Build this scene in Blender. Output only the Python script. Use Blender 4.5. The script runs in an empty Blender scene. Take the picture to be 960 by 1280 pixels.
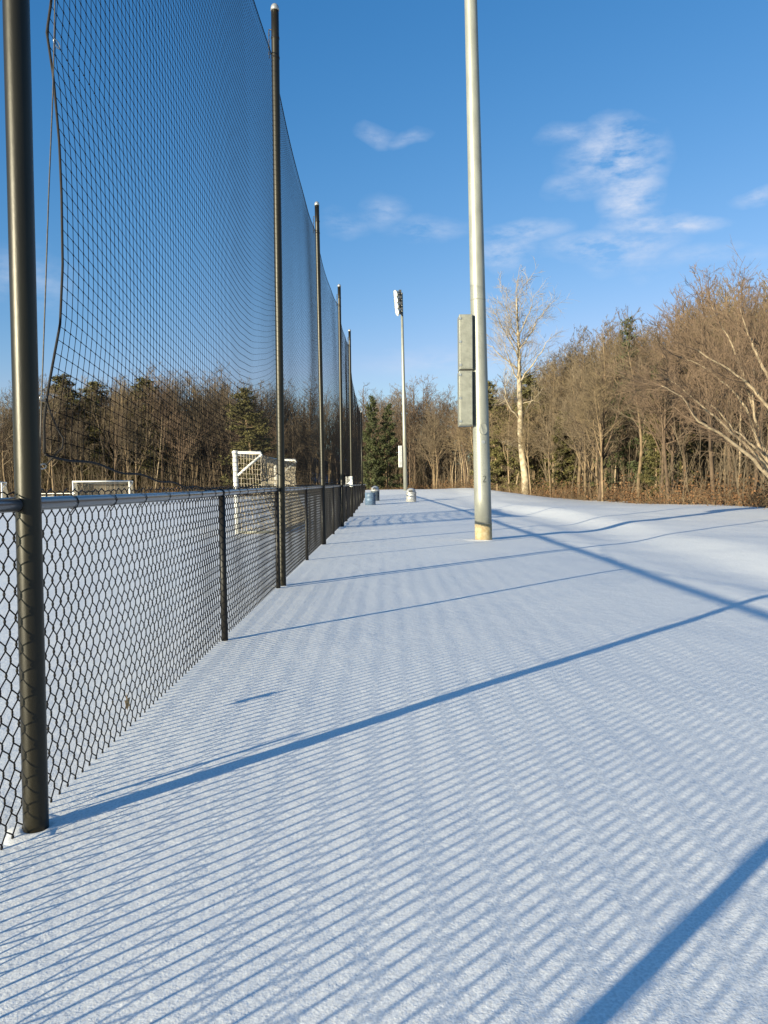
import bpy, math, random
import numpy as np
from mathutils import Vector, noise as mnoise

scene = bpy.context.scene
C = scene.collection
R = math.radians
F = 961.0
CAMH = 1.5

# ------------------------------------------------------------------ camera maths
PITCH, YAW, ROLL = math.atan(36/961), 0.0021+0.0005, 0.012
fw = Vector((-math.sin(YAW)*math.cos(PITCH), math.cos(YAW)*math.cos(PITCH), -math.sin(PITCH)))
rt0 = fw.cross(Vector((0, 0, 1))).normalized()
up0 = rt0.cross(fw).normalized()
up = up0*math.cos(ROLL) + rt0*math.sin(ROLL)
rt = rt0*math.cos(ROLL) - up0*math.sin(ROLL)
CAM = Vector((0, 0, CAMH))

def ray(px, py):
    return fw + rt*((px-480)/F) + up*((640-py)/F)
def at(px, py, Y):
    d = ray(px, py)
    return CAM + d*(Y/d.y)
def project(p):
    v = Vector(p)-CAM
    w = v.dot(fw)
    return 480+F*v.dot(rt)/w, 640-F*v.dot(up)/w

def ss(a, b, x):
    t = min(1, max(0, (x-a)/(b-a)))
    return t*t*(3-2*t)

def terr(x, y):
    s = ss(-6, -1.8, x)*(1-ss(8.5, 15, x))
    z = 0.82*(ss(33, 82, y) - .75*ss(80, 112, y))*s
    # low rise right of the walk
    a = ss(5.9, 7.8, x + .5*math.sin(y*.13+1))
    z += (.19 + .06*math.sin(y*.21+.5))*a*ss(-30, 5, y)*(1-.6*ss(35, 60, y))
    z -= (.045+.02*math.sin(y*.31))*ss(4.8, 5.8, x+.3*math.sin(y*.17))*ss(-30, 5, y)*(1-ss(35, 60, y))
    if -40 < x < 45 and -10 < y < 130:
        k = ss(1.0, 7, x)
        z += (.006+.030*k)*mnoise.noise(Vector((x*.33, y*.22, 0.0)))
        z += (.004+.008*k)*mnoise.noise(Vector((x*.9, y*.7, 5.0)))
    # wooded banks behind the edges
    d = wood_depth(x, y)
    if d > 0:
        z += (5.0 if x > 6 else 8.0)*ss(3, 60, d) + .15*mnoise.noise(Vector((x*.2, y*.2, 3)))*ss(0, 4, d)
    return z

EDGE = [(-200, 98), (-60, 100), (-30, 104), (-8, 112), (4, 108), (8.5, 92), (11.2, 76), (13.6, 60), (15.2, 48), (16.0, 38), (16.6, 28), (18.5, 14), (21, 0), (24, -60)]
def wood_depth(x, y):
    """metres inside the wood (positive) or outside (negative)"""
    best = 1e9
    for (x0, y0), (x1, y1) in zip(EDGE, EDGE[1:]):
        dx, dy = x1-x0, y1-y0
        t = max(0, min(1, ((x-x0)*dx+(y-y0)*dy)/(dx*dx+dy*dy)))
        d = math.hypot(x-x0-t*dx, y-y0-t*dy)
        if d < best:
            best = d
            side = (x-x0)*dy-(y-y0)*dx
            sg = -1 if side > 0 else 1
    # orientation: walking along EDGE (left to right) wood is on the left side
    return best*sg

def gp(px, py):
    d = ray(px, py)
    t = .5
    for _ in range(4000):
        p = CAM + d*t
        if p.z < terr(p.x, p.y): break
        t *= 1.004
    return p

# ------------------------------------------------------------------ object helpers
def tag(o, label=None, cat=None, group=None, kind=None):
    if label: o['label'] = label
    if cat: o['category'] = cat
    if group: o['group'] = group
    if kind: o['kind'] = kind
    return o
def empty(name, loc, label, cat, group=None, rz=0):
    o = bpy.data.objects.new(name, None); C.objects.link(o)
    o.empty_display_size = .2
    o.location = loc; o.rotation_euler = (0, 0, rz)
    return tag(o, label, cat, group)

class MB:
    def __init__(s): s.v = []; s.f = []
    def tube(s, pts, rad, n=6, cap=True):
        pts = [Vector(p) for p in pts]
        if not hasattr(rad, '__len__'): rad = [rad]*len(pts)
        b = len(s.v); m = len(pts)
        u = None
        for i, p in enumerate(pts):
            d = (pts[min(i+1, m-1)]-pts[max(i-1, 0)])
            if d.length < 1e-9: d = Vector((0, 0, 1))
            d.normalize()
            if u is None:
                u = d.orthogonal().normalized()
            else:
                u = u - d*u.dot(d)
                u = u.normalized() if u.length > 1e-6 else d.orthogonal().normalized()
            w = d.cross(u)
            for k in range(n):
                a = 2*math.pi*k/n
                q = p + (u*math.cos(a)+w*math.sin(a))*rad[i]
                s.v.append((q.x, q.y, q.z))
        for i in range(m-1):
            for k in range(n):
                a = b+i*n+k; c = b+i*n+(k+1) % n
                s.f.append((a, c, c+n, a+n))
        if cap:
            s.f.append(tuple(b+k for k in reversed(range(n))))
            s.f.append(tuple(b+(m-1)*n+k for k in range(n)))
    def box(s, c, d, M=None):
        b = len(s.v)
        for z in (-.5, .5):
            for y in (-.5, .5):
                for x in (-.5, .5):
                    q = Vector((x*d[0], y*d[1], z*d[2]))
                    if M is not None: q = M @ q
                    s.v.append((c[0]+q.x, c[1]+q.y, c[2]+q.z))
        for q in ((0, 2, 3, 1), (4, 5, 7, 6), (0, 1, 5, 4), (2, 6, 7, 3), (0, 4, 6, 2), (1, 3, 7, 5)):
            s.f.append(tuple(b+i for i in q))
    def lathe(s, prof, c=(0, 0, 0), n=24):
        b = len(s.v); m = len(prof)
        for r, z in prof:
            for k in range(n):
                a = 2*math.pi*k/n
                s.v.append((c[0]+r*math.cos(a), c[1]+r*math.sin(a), c[2]+z))
        for i in range(m-1):
            for k in range(n):
                a = b+i*n+k; d = b+i*n+(k+1) % n
                s.f.append((a, d, d+n, a+n))
        s.f.append(tuple(b+k for k in reversed(range(n))))
        s.f.append(tuple(b+(m-1)*n+k for k in range(n)))
    def tri(s, a, b_, c):
        b = len(s.v); s.v += [tuple(a), tuple(b_), tuple(c)]; s.f.append((b, b+1, b+2))
    def quad(s, a, b_, c, d):
        b = len(s.v); s.v += [tuple(a), tuple(b_), tuple(c), tuple(d)]; s.f.append((b, b+1, b+2, b+3))
    def mesh(s, name, mat, smooth=True):
        me = bpy.data.meshes.new(name)
        me.from_pydata(s.v, [], s.f)
        if smooth: me.polygons.foreach_set('use_smooth', [True]*len(me.polygons))
        me.materials.append(mat); me.update()
        return me
    def build(s, name, mat, parent=None, smooth=True, origin=None):
        if origin is not None:
            ox, oy, oz = origin
            s.v = [(x-ox, y-oy, z-oz) for x, y, z in s.v]
        o = bpy.data.objects.new(name, s.mesh(name, mat, smooth)); C.objects.link(o)
        if parent is not None: o.parent = parent
        elif origin is not None: o.location = origin
        return o
def bevel(o, w=.008, seg=2):
    m = o.modifiers.new('bevel', 'BEVEL'); m.width = w; m.segments = seg; m.limit_method = 'ANGLE'
    for p in o.data.polygons: p.use_smooth = False
    return o

# ------------------------------------------------------------------ materials
def mat(name, base, rough=.8, metal=0, var=0, vscale=5, bump=0, bscale=30, var2=None, coord='Object', stretch=None, spec=.5, coat=0):
    m = bpy.data.materials.new(name); m.use_nodes = True
    nt = m.node_tree; N = nt.nodes; L = nt.links
    b = N['Principled BSDF']
    b.inputs['Roughness'].default_value = rough; b.inputs['Metallic'].default_value = metal
    b.inputs['Specular IOR Level'].default_value = spec
    if coat: b.inputs['Coat Weight'].default_value = coat; b.inputs['Coat Roughness'].default_value = .15
    tc = N.new('ShaderNodeTexCoord'); mp = N.new('ShaderNodeMapping')
    L.new(tc.outputs[coord], mp.inputs['Vector'])
    if stretch: mp.inputs['Scale'].default_value = stretch
    n = N.new('ShaderNodeTexNoise'); n.inputs['Scale'].default_value = vscale; n.inputs['Detail'].default_value = 5
    L.new(mp.outputs[0], n.inputs['Vector'])
    c2 = var2 or tuple(c*(1-var) for c in base)
    r = N.new('ShaderNodeValToRGB')
    r.color_ramp.elements[0].position = .35; r.color_ramp.elements[0].color = (*c2, 1)
    r.color_ramp.elements[1].position = .65; r.color_ramp.elements[1].color = (*[min(1, c*(1+var*.4)) for c in base], 1)
    L.new(n.outputs['Fac'], r.inputs['Fac']); L.new(r.outputs['Color'], b.inputs['Base Color'])
    if bump:
        n2 = N.new('ShaderNodeTexNoise'); n2.inputs['Scale'].default_value = bscale; n2.inputs['Detail'].default_value = 4
        L.new(mp.outputs[0], n2.inputs['Vector'])
        bp = N.new('ShaderNodeBump'); bp.inputs['Strength'].default_value = 1; bp.inputs['Distance'].default_value = bump
        L.new(n2.outputs['Fac'], bp.inputs['Height']); L.new(bp.outputs[0], b.inputs['Normal'])
    return m

M = {}
def snow_mat():
    m = bpy.data.materials.new('snow'); m.use_nodes = True
    nt = m.node_tree; N = nt.nodes; L = nt.links; b = N['Principled BSDF']
    b.inputs['Base Color'].default_value = (.86, .875, .90, 1)
    b.inputs['Roughness'].default_value = .62; b.inputs['Specular IOR Level'].default_value = .35
    tc = N.new('ShaderNodeTexCoord')
    def nz(sc, det, ro=.55, st=None):
        mp = N.new('ShaderNodeMapping'); L.new(tc.outputs['Object'], mp.inputs[0])
        if st: mp.inputs['Scale'].default_value = st
        n = N.new('ShaderNodeTexNoise'); n.inputs['Scale'].default_value = sc; n.inputs['Detail'].default_value = det
        n.inputs['Roughness'].default_value = ro; L.new(mp.outputs[0], n.inputs['Vector']); return n
    prev = None
    for sc, det, dist, st in ((1.1, 4, .016, (1, .5, 1)), (7, 3, .0042, None), (34, 3, .0018, None), (130, 2, .0010, None)):
        n = nz(sc, det, st=st)
        bp = N.new('ShaderNodeBump'); bp.inputs['Strength'].default_value = 1; bp.inputs['Distance'].default_value = dist
        L.new(n.outputs['Fac'], bp.inputs['Height'])
        if prev: L.new(prev.outputs[0], bp.inputs['Normal'])
        prev = bp
    L.new(prev.outputs[0], b.inputs['Normal'])
    # tiny grit and grain in the crust
    n = nz(90, 2); r = N.new('ShaderNodeMapRange')
    r.inputs['From Min'].default_value = .35; r.inputs['From Max'].default_value = .65
    r.inputs['To Min'].default_value = .80; r.inputs['To Max'].default_value = 1.04
    L.new(n.outputs['Fac'], r.inputs['Value'])
    mx = N.new('ShaderNodeVectorMath'); mx.operation = 'SCALE'; mx.inputs[0].default_value = (.885, .878, .85)
    L.new(r.outputs[0], mx.inputs['Scale']); L.new(mx.outputs[0], b.inputs['Base Color'])
    return m
M['snow'] = snow_mat()
M['floor'] = mat('leaf_litter', (.20, .125, .065), .95, var2=(.10, .065, .04), vscale=1.6, bump=.03, bscale=9)
def add_snow_patches(m):
    nt = m.node_tree; N = nt.nodes; L = nt.links; b = N['Principled BSDF']
    src = b.inputs['Base Color'].links[0].from_socket
    tc = N.new('ShaderNodeTexCoord'); n = N.new('ShaderNodeTexNoise'); n.inputs['Scale'].default_value = .16; n.inputs['Detail'].default_value = 6
    L.new(tc.outputs['Object'], n.inputs['Vector'])
    r = N.new('ShaderNodeMapRange'); r.inputs['From Min'].default_value = .55; r.inputs['From Max'].default_value = .60
    L.new(n.outputs['Fac'], r.inputs['Value'])
    mx = N.new('ShaderNodeMix'); mx.data_type = 'RGBA'
    L.new(r.outputs[0], mx.inputs[0]); L.new(src, mx.inputs[6]); mx.inputs[7].default_value = (.75, .78, .82, 1)
    L.new(mx.outputs[2], b.inputs['Base Color'])
add_snow_patches(M['floor'])
M['pole'] = mat('olive_brown_painted_steel', (.015, .0125, .0058), .40, .35, var=.35, vscale=6, bump=.0006, bscale=60, stretch=(1, 1, .25), spec=.5)
M['black'] = mat('black_vinyl_coating', (.009, .008, .007), .5, var=.3, vscale=20, bump=.0003, bscale=90, spec=.3)
M['rail'] = mat('dark_coated_rail', (.075, .085, .10), .32, .35, var=.25, vscale=4, stretch=(1, .2, 1), spec=.7, coat=.6)
M['wire'] = mat('black_vinyl_wire', (.008, .007, .0065), .5, var=.2, spec=.3)
M['netting'] = mat('black_net_twine', (.005, .005, .006), .9, var=.2, spec=.08)
M['rope'] = mat('dark_brown_rope', (.012, .010, .009), .9, var=.4, vscale=60, bump=.001, bscale=200)
M['cable'] = mat('grey_steel_cable', (.07, .065, .06), .5, .6, var=.3, vscale=60)
M['cap'] = mat('bright_galvanised_cap', (.42, .42, .40), .35, .6, var=.2, vscale=30)
M['galv'] = mat('galvanised_steel', (.26, .262, .225), .45, .25, var=.16, vscale=5, bump=.0006, bscale=120, stretch=(1, 1, .35))
M['box'] = mat('grey_painted_enclosure', (.235, .235, .195), .55, .25, var=.16, vscale=7, bump=.0004, bscale=80)
M['rust'] = mat('ochre_rust_base', (.40, .33, .20), .8, 0, var2=(.32, .23, .11), vscale=9, bump=.001, bscale=50)
M['white'] = mat('white_painted_aluminium', (.78, .77, .72), .45, 0, var=.12, vscale=6)
M['goalnet'] = mat('off_white_goal_net', (.40, .34, .25), .9, var=.25, vscale=5)
M['smallnet'] = mat('grey_goal_net', (.33, .30, .24), .9, var=.25, vscale=5)
M['alu'] = mat('weathered_aluminium', (.62, .58, .50), .5, .3, var=.25, vscale=6)
M['bluedrum'] = mat('blue_painted_drum', (.10, .155, .235), .5, .1, var=.3, vscale=5, bump=.001, bscale=20)
M['darkdrum'] = mat('dark_slate_drum', (.055, .075, .10), .5, .1, var=.3, vscale=5)
M['silver'] = mat('silver_sheet_metal', (.52, .51, .48), .42, .5, var=.25, vscale=8)
M['lamp'] = mat('lamp_reflector_white', (.80, .80, .76), .25, .2, var=.1)
M['dark'] = mat('dark_lamp_housing', (.05, .05, .05), .5, .2, var=.2)
M['marking'] = mat('dark_stencil_paint', (.05, .055, .05), .7, var=.2)
M['leaf'] = mat('dry_tan_leaf', (.42, .25, .10), .8, var=.35, vscale=40)
bark = {
 'grey': mat('grey_brown_bark', (.165, .115, .065), .95, var=.45, vscale=2.2, bump=.01, bscale=12),
 'tan': mat('tan_bark', (.27, .19, .11), .95, var=.45, vscale=2.2, bump=.01, bscale=12),
 'red': mat('reddish_brown_bark', (.15, .09, .055), .95, var=.4, vscale=2.2, bump=.01, bscale=12),
 'dark': mat('dark_brown_bark', (0.108, 0.072, 0.044), .95, var=.4, vscale=2.2, bump=.01, bscale=12),
 'pale': mat('pale_mottled_bark', (.44, .365, .25), .85, var2=(.20, .155, .10), vscale=2.6, bump=.008, bscale=10),
}
bark['limb'] = mat('weathered_tan_bark', (.34, .265, .17), .9, var2=(.16, .12, .075), vscale=5, bump=.012, bscale=18)
bark['pale2'] = mat('sunny_tan_bark', (.36, .27, .17), .95, var=.45, vscale=2.2, bump=.01, bscale=12)
twig = {
 'grey': mat('grey_brown_twigs', (.135, .100, .062), .95, var=.3, vscale=.8),
 'tan': mat('straw_brown_twigs', (.155, .112, .062), .95, var=.3, vscale=.8),
 'red': mat('russet_twigs', (.130, .086, .054), .95, var=.3, vscale=.8),
 'dark': mat('dark_twigs', (.078, .054, .034), .95, var=.3, vscale=.8),
 'pale': mat('pale_tan_twigs', (.25, .205, .15), .9, var=.3, vscale=.8),
}
M['brush'] = mat('straw_brush', (.145, .095, .050), .95, var=.5, vscale=.5)
M['beech'] = mat('orange_dead_leaves', (.17, .085, .035), .9, var=.5, vscale=1.2)
pine_m = [mat('dark_green_needles', (.050, .058, .016), .8, var=.5, vscale=.9),
          mat('olive_needles', (.105, .092, .026), .8, var=.5, vscale=.9)]

# ------------------------------------------------------------------ ground
def axis(segs):
    out = []
    for a, b, st in segs:
        n = max(1, round((b-a)/st)); out += [a+(b-a)*i/n for i in range(n)]
    out.append(segs[-1][1]); return out
xs = axis([(-900, -160, 60), (-160, -40, 6), (-40, -8, 1.6), (-8, -2, .5), (-2, 12, .14), (12, 30, .8), (30, 90, 4), (90, 900, 60)])
ys = axis([(-400, -20, 30), (-20, 0, 2), (0, 30, .2), (30, 60, .5), (60, 120, 1.2), (120, 200, 6), (200, 1400, 80)])
nx, ny = len(xs), len(ys)
V = [(x, y, terr(x, y)) for y in ys for x in xs]
snow_f, floor_f = [], []
rg = random.Random(4)
for j in range(ny-1):
    for i in range(nx-1):
        a = j*nx+i
        q = (a, a+1, a+nx+1, a+nx)
        cx, cy = (xs[i]+xs[i+1])/2, (ys[j]+ys[j+1])/2
        (floor_f if wood_depth(cx, cy) > .8+.8*mnoise.noise(Vector((cx*.5, cy*.5, 9))) else snow_f).append(q)
def sub(name, faces, m):
    idx = {}; vv = []; ff = []
    for f in faces:
        g = []
        for i in f:
            if i not in idx: idx[i] = len(vv); vv.append(V[i])
            g.append(idx[i])
        ff.append(g)
    b = MB(); b.v = vv; b.f = ff
    o = b.build(name, m); tag(o, kind='structure'); return o
sub('snow_ground', snow_f, M['snow'])
sub('woodland_floor', floor_f, M['floor'])

# ------------------------------------------------------------------ chain-link fence
FX = -1.615
RAIL = 1.425
Y0, Y1 = -3.3, 61.0
fence = empty('chain_link_fence', (FX, Y0, 0), 'long low black chain-link fence with a dark top rail running away beside the snowy walk', 'fence')
org = (FX, Y0, 0)
W, HZ = .0475, .0580
def chain():
    near, far = MB(), MB()
    n = int((Y1-Y0)/W)
    rg = random.Random(2)
    for i in range(n):
        yc = Y0+i*W
        nearq = -1 < yc < 12
        sgn = 1 if i % 2 else -1
        g = terr(FX, yc)
        zb = g+.015+rg.uniform(-.006, .006)
        K = math.ceil((RAIL+.03-zb)/HZ)
        pts = []
        sag = .012*math.sin(yc*1.3)+.006*math.sin(yc*4.1)
        for k in range(K+1):
            z = RAIL+.03-(K-k)*HZ
            s = sgn*(1 if (K-k) % 2 else -1)
            xb = FX+sag*math.sin(math.pi*(z-g)/RAIL)+.0016*s*sgn
            yy = yc+s*(W/2+.0048)
            if nearq:
                pts += [(xb-.0012*sgn, yy-s*.0085, z-.0150), (xb, yy-s*.0008, z-.0065), (xb+.0012*sgn, yy, z), (xb, yy-s*.0008, z+.0065), (xb-.0012*sgn, yy-s*.0085, z+.0150)]
            else:
                pts.append((xb, yy, z))
        # twisted selvage above the rail
        pts.append((FX, yc+rg.uniform(-.01, .01)+sgn*W/2, RAIL+.042+rg.uniform(.008, .026)))
        near.tube(pts, .0034 if nearq and yc < 6 else .0041, 5 if nearq else 3, cap=nearq)
    return near
o = chain().build('wire_mesh', M['wire'], fence, origin=org)
mb = MB()
mb.tube([(FX+.034, y, RAIL+.004*math.sin(y*.8)) for y in axis([(Y0, Y1, .5)])], .0315, 14)
mb.build('top_rail', M['rail'], fence, origin=org)
rg = random.Random(8)
y = Y0+.3
while y < 34:
    mb = MB(); pts = []
    tl = rg.uniform(-.012, .012)
    for k in range(9):
        a = 2*math.pi*k/8
        pts.append((FX+.034+.036*math.cos(a), y+tl*math.sin(a), RAIL+.036*math.sin(a)))
    pts += [(FX+.012, y+.02, RAIL-.06), (FX-.004, y+.03, RAIL-.10)]
    mb.tube(pts, .0028, 4)
    y += rg.uniform(.42, .62)
    mb.build('wire_tie', M['wire'], fence, origin=org)
posts = [-.05, 7.37, 11.08]+[15.15+3.87*i for i in range(12)]
for i, y in enumerate(posts):
    r = .037 if i == 0 else .032
    g = terr(FX, y)
    mb = MB()
    zt = 1.62 if i == 0 else RAIL-.028
    mb.tube([(FX+.045+(.02 if i == 0 else 0), y, g-.3), (FX+.040+(.02 if i == 0 else 0), y, zt)], r, 16)
    p = mb.build('post', M['black'], fence, origin=org)
    mb = MB()
    if i: mb.tube([(FX+.034, y-.03, RAIL), (FX+.034, y+.03, RAIL)], .037, 14)
    else: mb.lathe([(.042, 0), (.042, .03), (.025, .045), (.001, .05)], (FX+.06, y, zt), 14)
    cp = mb.build('post_cap', M['black'], None, origin=None)
    cp.data.transform(__import__('mathutils').Matrix.Translation((-org[0], -org[1], 0)))
    cp.parent = p
def drift(c, r, R1, h, seed):
    rng = random.Random(seed); mb = MB(); n = 48; ph = [rng.uniform(0, 6.28) for _ in range(4)]
    rings = [0, .12, .28, .5, .75, 1]
    for q in rings:
        for k in range(n):
            a = 2*math.pi*k/n
            rr = r*.9+(R1*(1+.22*math.sin(a*2+ph[0])+.12*math.sin(a*5+ph[1]))-r*.9)*q
            x = c[0]+rr*math.cos(a); y = c[1]+rr*math.sin(a)
            z = terr(x, y)+h*((-.4 if q == 0 else 0)+(math.sin(math.pi*min(1, q*1.6+.18)) if q < .5 else (1-q)*.8))*(1+.4*math.sin(a+ph[2]))-(.012 if q == 1 else 0)
            mb.v.append((x, y, z))
    for i in range(len(rings)-1):
        for k in range(n):
            a = i*n+k; b = i*n+(k+1) % n; mb.f.append((a, a+n, b+n, b))
    o = mb.build('snow_drift', M['snow']); tag(o, kind='structure')
# ------------------------------------------------------------------ net poles
PX = -1.535
PY = [3.33, 11.33, 19.1, 26.9, 34.7]
PB = [(42, 1035), (353, 732), (405, 680), (429, 657.5), (441, 645)]
PT = [(20, 0), (343.5, 8), (396, 252), (424, 360), (437, 417)]
plabels = ['nearest tall olive-brown net pole, rising through the top left of the view',
           'second tall dark net pole along the fence, its domed cap near the photo top',
           'third tall dark net pole along the fence, just past the second',
           'fourth dark net pole along the fence, thin with distance',
           'fifth and farthest dark net pole standing against the sky at the end of the net']
pole_axis = []
for i, Y in enumerate(PY):
    b = gp(*PB[i]); 
    b = Vector((PX+(b.x-PX)*.6 if abs(b.x-PX) < .06 else PX, Y, terr(PX, Y)))
    t = at(*PT[i], Y)
    d = (t-b); d /= d.z
    if i < 2: drift(b, .056, .15, .005, i)
    H = 8.35
    top = b + d*(H-b.z)
    pole_axis.append((b, d))
    r = .053 if i == 0 else .056
    po = empty('net_pole', b, plabels[i], 'pole', 'tall net poles along the fence')
    mb = MB()
    rg = random.Random(i)
    pts = [b+d*(h-b.z) for h in axis([(-.3, H, .45)])]
    mb.tube(pts, [r*(1+rg.uniform(-.006, .006)) for _ in pts], 28)
    mb.build('shaft', M['pole'], po, origin=b)
    mb = MB(); mb.lathe([(r*1.09, -.035), (r*1.09, .0), (r*.95, .03), (r*.6, .055), (.002, .062)], top, 20)
    mb.build('cap', M['cap'], po, origin=b)
    # eye bolt with a short hanging chain, and strap bands
    mb = MB()
    e = top-d*.30+Vector((-r, 0, 0))
    mb.tube([e+Vector((.05, 0, 0)), e+Vector((-.035, 0, 0))], .008, 6)
    mb.build('eye_bolt', M['cable'], po, origin=b); mb = MB()
    for k in range(9):
        c = e+Vector((-.035, 0, -.02-.045*k))
        q = [c+Vector((.009*math.cos(a)*(k % 2), .009*math.cos(a)*((k+1) % 2), .026*math.sin(a))) for a in [2*math.pi*j/8 for j in range(9)]]
        mb.tube(q, .005, 4)
    mb.build('chain', M['cable'], po, origin=b)
    for zz in (H-.42, H-.70):
        mb = MB(); c = b+d*(zz-b.z); mb.tube([c-d*.012, c+d*.012], r*1.10, 24)
        mb.build('strap', M['black'], po, origin=b)
def pole_x(i, z):
    b, d = pole_axis[i]; return b.x+d.x*(z-b.z)

# ------------------------------------------------------------------ the net
NYS = [3.86]+PY[1:]+[50.2]
def span(y):
    for i in range(len(NYS)-1):
        if y <= NYS[i+1] or i == len(NYS)-2:
            return i, min(1, max(0, (y-NYS[i])/(NYS[i+1]-NYS[i])))
NX = [None]
def base_x(y, z):
    i, t = span(y)
    x0 = pole_x(i, z) if i < 5 else PX
    x1 = pole_x(i+1, z) if i+1 < 5 else PX
    if i == 0: x0 = -1.53
    return x0+(x1-x0)*t-.062
def ztop(y):
    i, t = span(y)
    if i == 4:
        return 7.70-1.5*(1-math.exp(-4.5*t))-.15*t
    return 7.72-.28*4*t*(1-t)
ZB = 1.66
def netp(y, h):
    """h 0 bottom .. 1 top"""
    i, t = span(y)
    zt = ztop(y); z = ZB+(zt-ZB)*h
    q = 4*t*(1-t)
    w = (1-h)**1.1*(.30+.70*ss(0, .22, h))
    q2 = q if t > .5 else q**1.15
    amp = (.62, .62, .5, .4, .3)[i]
    nz = mnoise.noise(Vector((y*.40, z*.3, 2.0)))
    nz2 = mnoise.noise(Vector((y*1.7, z*1.5, 7.0)))
    z += -amp*q2*(w*.9+.06*(h < .98)) + .045*nz*q + .018*nz2*w*q
    x = base_x(y, z)+(.10*math.sin(math.pi*t)*math.sin(math.pi*min(1, h*1.02))*(1, .35, .3, .2, .2)[i]+.03*nz*q)
    yy = y
    if i == 0:   # free edge hangs in scallops between the rings
        k = (1-t)**7
        yy += k*float(np.interp(z, (1.5, 1.8, 1.93, 2.15, 2.3, 2.6, 2.95, 3.2, 3.5, 3.67, 3.85, 4.3, 5.2, 5.6, 6.6), (-.27, -.26, -.22, -.12, -.05, 0, .01, 0, -.05, -.11, -.05, 0, 0, -.06, .02)))
    yy += .02*math.sin(math.pi*t)*nz2*w
    # the net gathers where it ties to each pole
    return Vector((x, yy, z))
CELL = .063
CELLZ = .070
nb = MB()
ny_ = int((NYS[-1]-NYS[0])/CELL)
for j in range(ny_+1):
    y = NYS[0]+j*CELL
    st = 2 if y < 12 else 5
    zt = ztop(y); n = int((zt-ZB)/CELLZ); rows = list(range(0, n, st))+[n]
    nb.tube([netp(y, k/n) for k in rows], (.0019 if y < 12 else .0017 if y < 20 else .0013), 3, cap=False)
for k in range(int((7.72-ZB)/CELLZ)+1):
    h = k*CELLZ/(7.72-ZB)
    ysl = [NYS[0]+j*CELL*2 for j in range(int(8/CELL/2))]
    ysl += [ysl[-1]+.25*(j+1) for j in range(int((NYS[-1]-ysl[-1])/.25))]
    nb.tube([netp(y, min(1, h)) for y in ysl], .0019, 3, cap=False)
# knots on the near cells
for j in range(int(5.2/CELL)):
    y = NYS[0]+j*CELL; n = int((ztop(y)-ZB)/CELLZ)
    for k in range(0, n+1):
        p = netp(y, min(1, k*CELLZ/(7.72-ZB))); r = .0054
        b = len(nb.v)
        nb.v += [(p.x+r, p.y, p.z), (p.x-r, p.y, p.z), (p.x, p.y+r, p.z), (p.x, p.y-r, p.z), (p.x, p.y, p.z+r), (p.x, p.y, p.z-r)]
        for a, c in ((0, 2), (2, 1), (1, 3), (3, 0)):
            nb.f += [(b+a, b+c, b+4), (b+c, b+a, b+5)]
nroot = empty('barrier_net', (PX, 3.6, 0), 'tall black mesh safety net hanging from pole to pole above the fence', 'net')
norg = (PX, 3.6, 0)
nb.build('netting', M['netting'], nroot, origin=norg, smooth=False)
mb = MB(); mb.tube([netp(NYS[0], k/160) for k in range(0, 161)], .0065, 8); mb.build('side_rope', M['rope'], nroot, origin=norg)
mb = MB(); mb.tube([netp(y, 1)+Vector((0, 0, .008)) for y in axis([(NYS[0], NYS[-1], .25)])], .007, 6); mb.build('top_cable', M['netting'], nroot, origin=norg)
mb = MB(); mb.tube([netp(y, 0)+Vector((.004, 0, -.006+.01*math.sin(y*9))) for y in axis([(NYS[0], NYS[-1], .1)])], .0065, 6); mb.build('bottom_rope', M['rope'], nroot, origin=norg)
# loose rope end dangling from the corner
c0 = netp(NYS[0], 0)
mb = MB(); mb.tube([at(57, 498, 3.62), at(64, 518, 3.63), at(72, 537, 3.64), at(79, 548, 3.65), at(78, 560, 3.65), at(70, 567, 3.63), at(58, 581, 3.62)], .0045, 6)
mb.build('loose_rope', M['rope'], nroot, origin=norg)
# hoist cable beside the near pole
hc = empty('hoist_cable', (PX, 3.5, 0), 'thin grey hoist cable stretched vertically just right of the nearest pole', 'cable')
cp_ = [at(69, -20, 3.74), at(68, 40, 3.74), at(66, 120, 3.72), at(61, 240, 3.68), at(57, 360, 3.64), at(52, 500, 3.60), at(48, 620, 3.50), at(51, 760, 3.50), at(54.5, 950, 3.50)]
up_ = cp_[0]+(cp_[0]-cp_[1])*.0
mb = MB(); mb.tube([Vector((cp_[0].x, 3.74, 8.1))]+cp_, .0035, 6); mb.build('cable_line', M['cable'], hc, origin=(PX, 3.5, 0))
mb = MB(); e = cp_[-1]
mb.tube([e+Vector((0, 0, .02)), e-Vector((0, 0, .2))], .0125, 8)
mb.build('turnbuckle', M['black'], hc, origin=(PX, 3.5, 0))
for (px, py) in ((71, 55), (54, 498), (54, 583)):
    mb = MB(); c = at(px, py, 3.76 if py < 100 else 3.6); q = [c+Vector((.004*math.sin(a), .035*math.cos(a), .012*math.sin(a))) for a in [2*math.pi*j/10 for j in range(11)]]
    mb.tube(q, .0028, 5)
    mb.build('snap_ring', M['cap'], hc, origin=(PX, 3.5, 0))
# short end pole of the net
b = Vector((PX, 50.2, terr(PX, 50.2)))
ep = empty('net_end_pole', b, 'short dark end pole carrying the far lower corner of the net', 'pole')
mb = MB(); mb.tube([b+Vector((0, 0, -.3)), Vector((PX, 50.2, 6.15))], .055, 14); mb.build('shaft', M['pole'], ep, origin=b)
mb = MB(); mb.lathe([(.06, -.03), (.06, 0), (.03, .04), (.002, .05)], (PX, 50.2, 6.15), 14); mb.build('cap', M['cap'], ep, origin=b)

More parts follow.
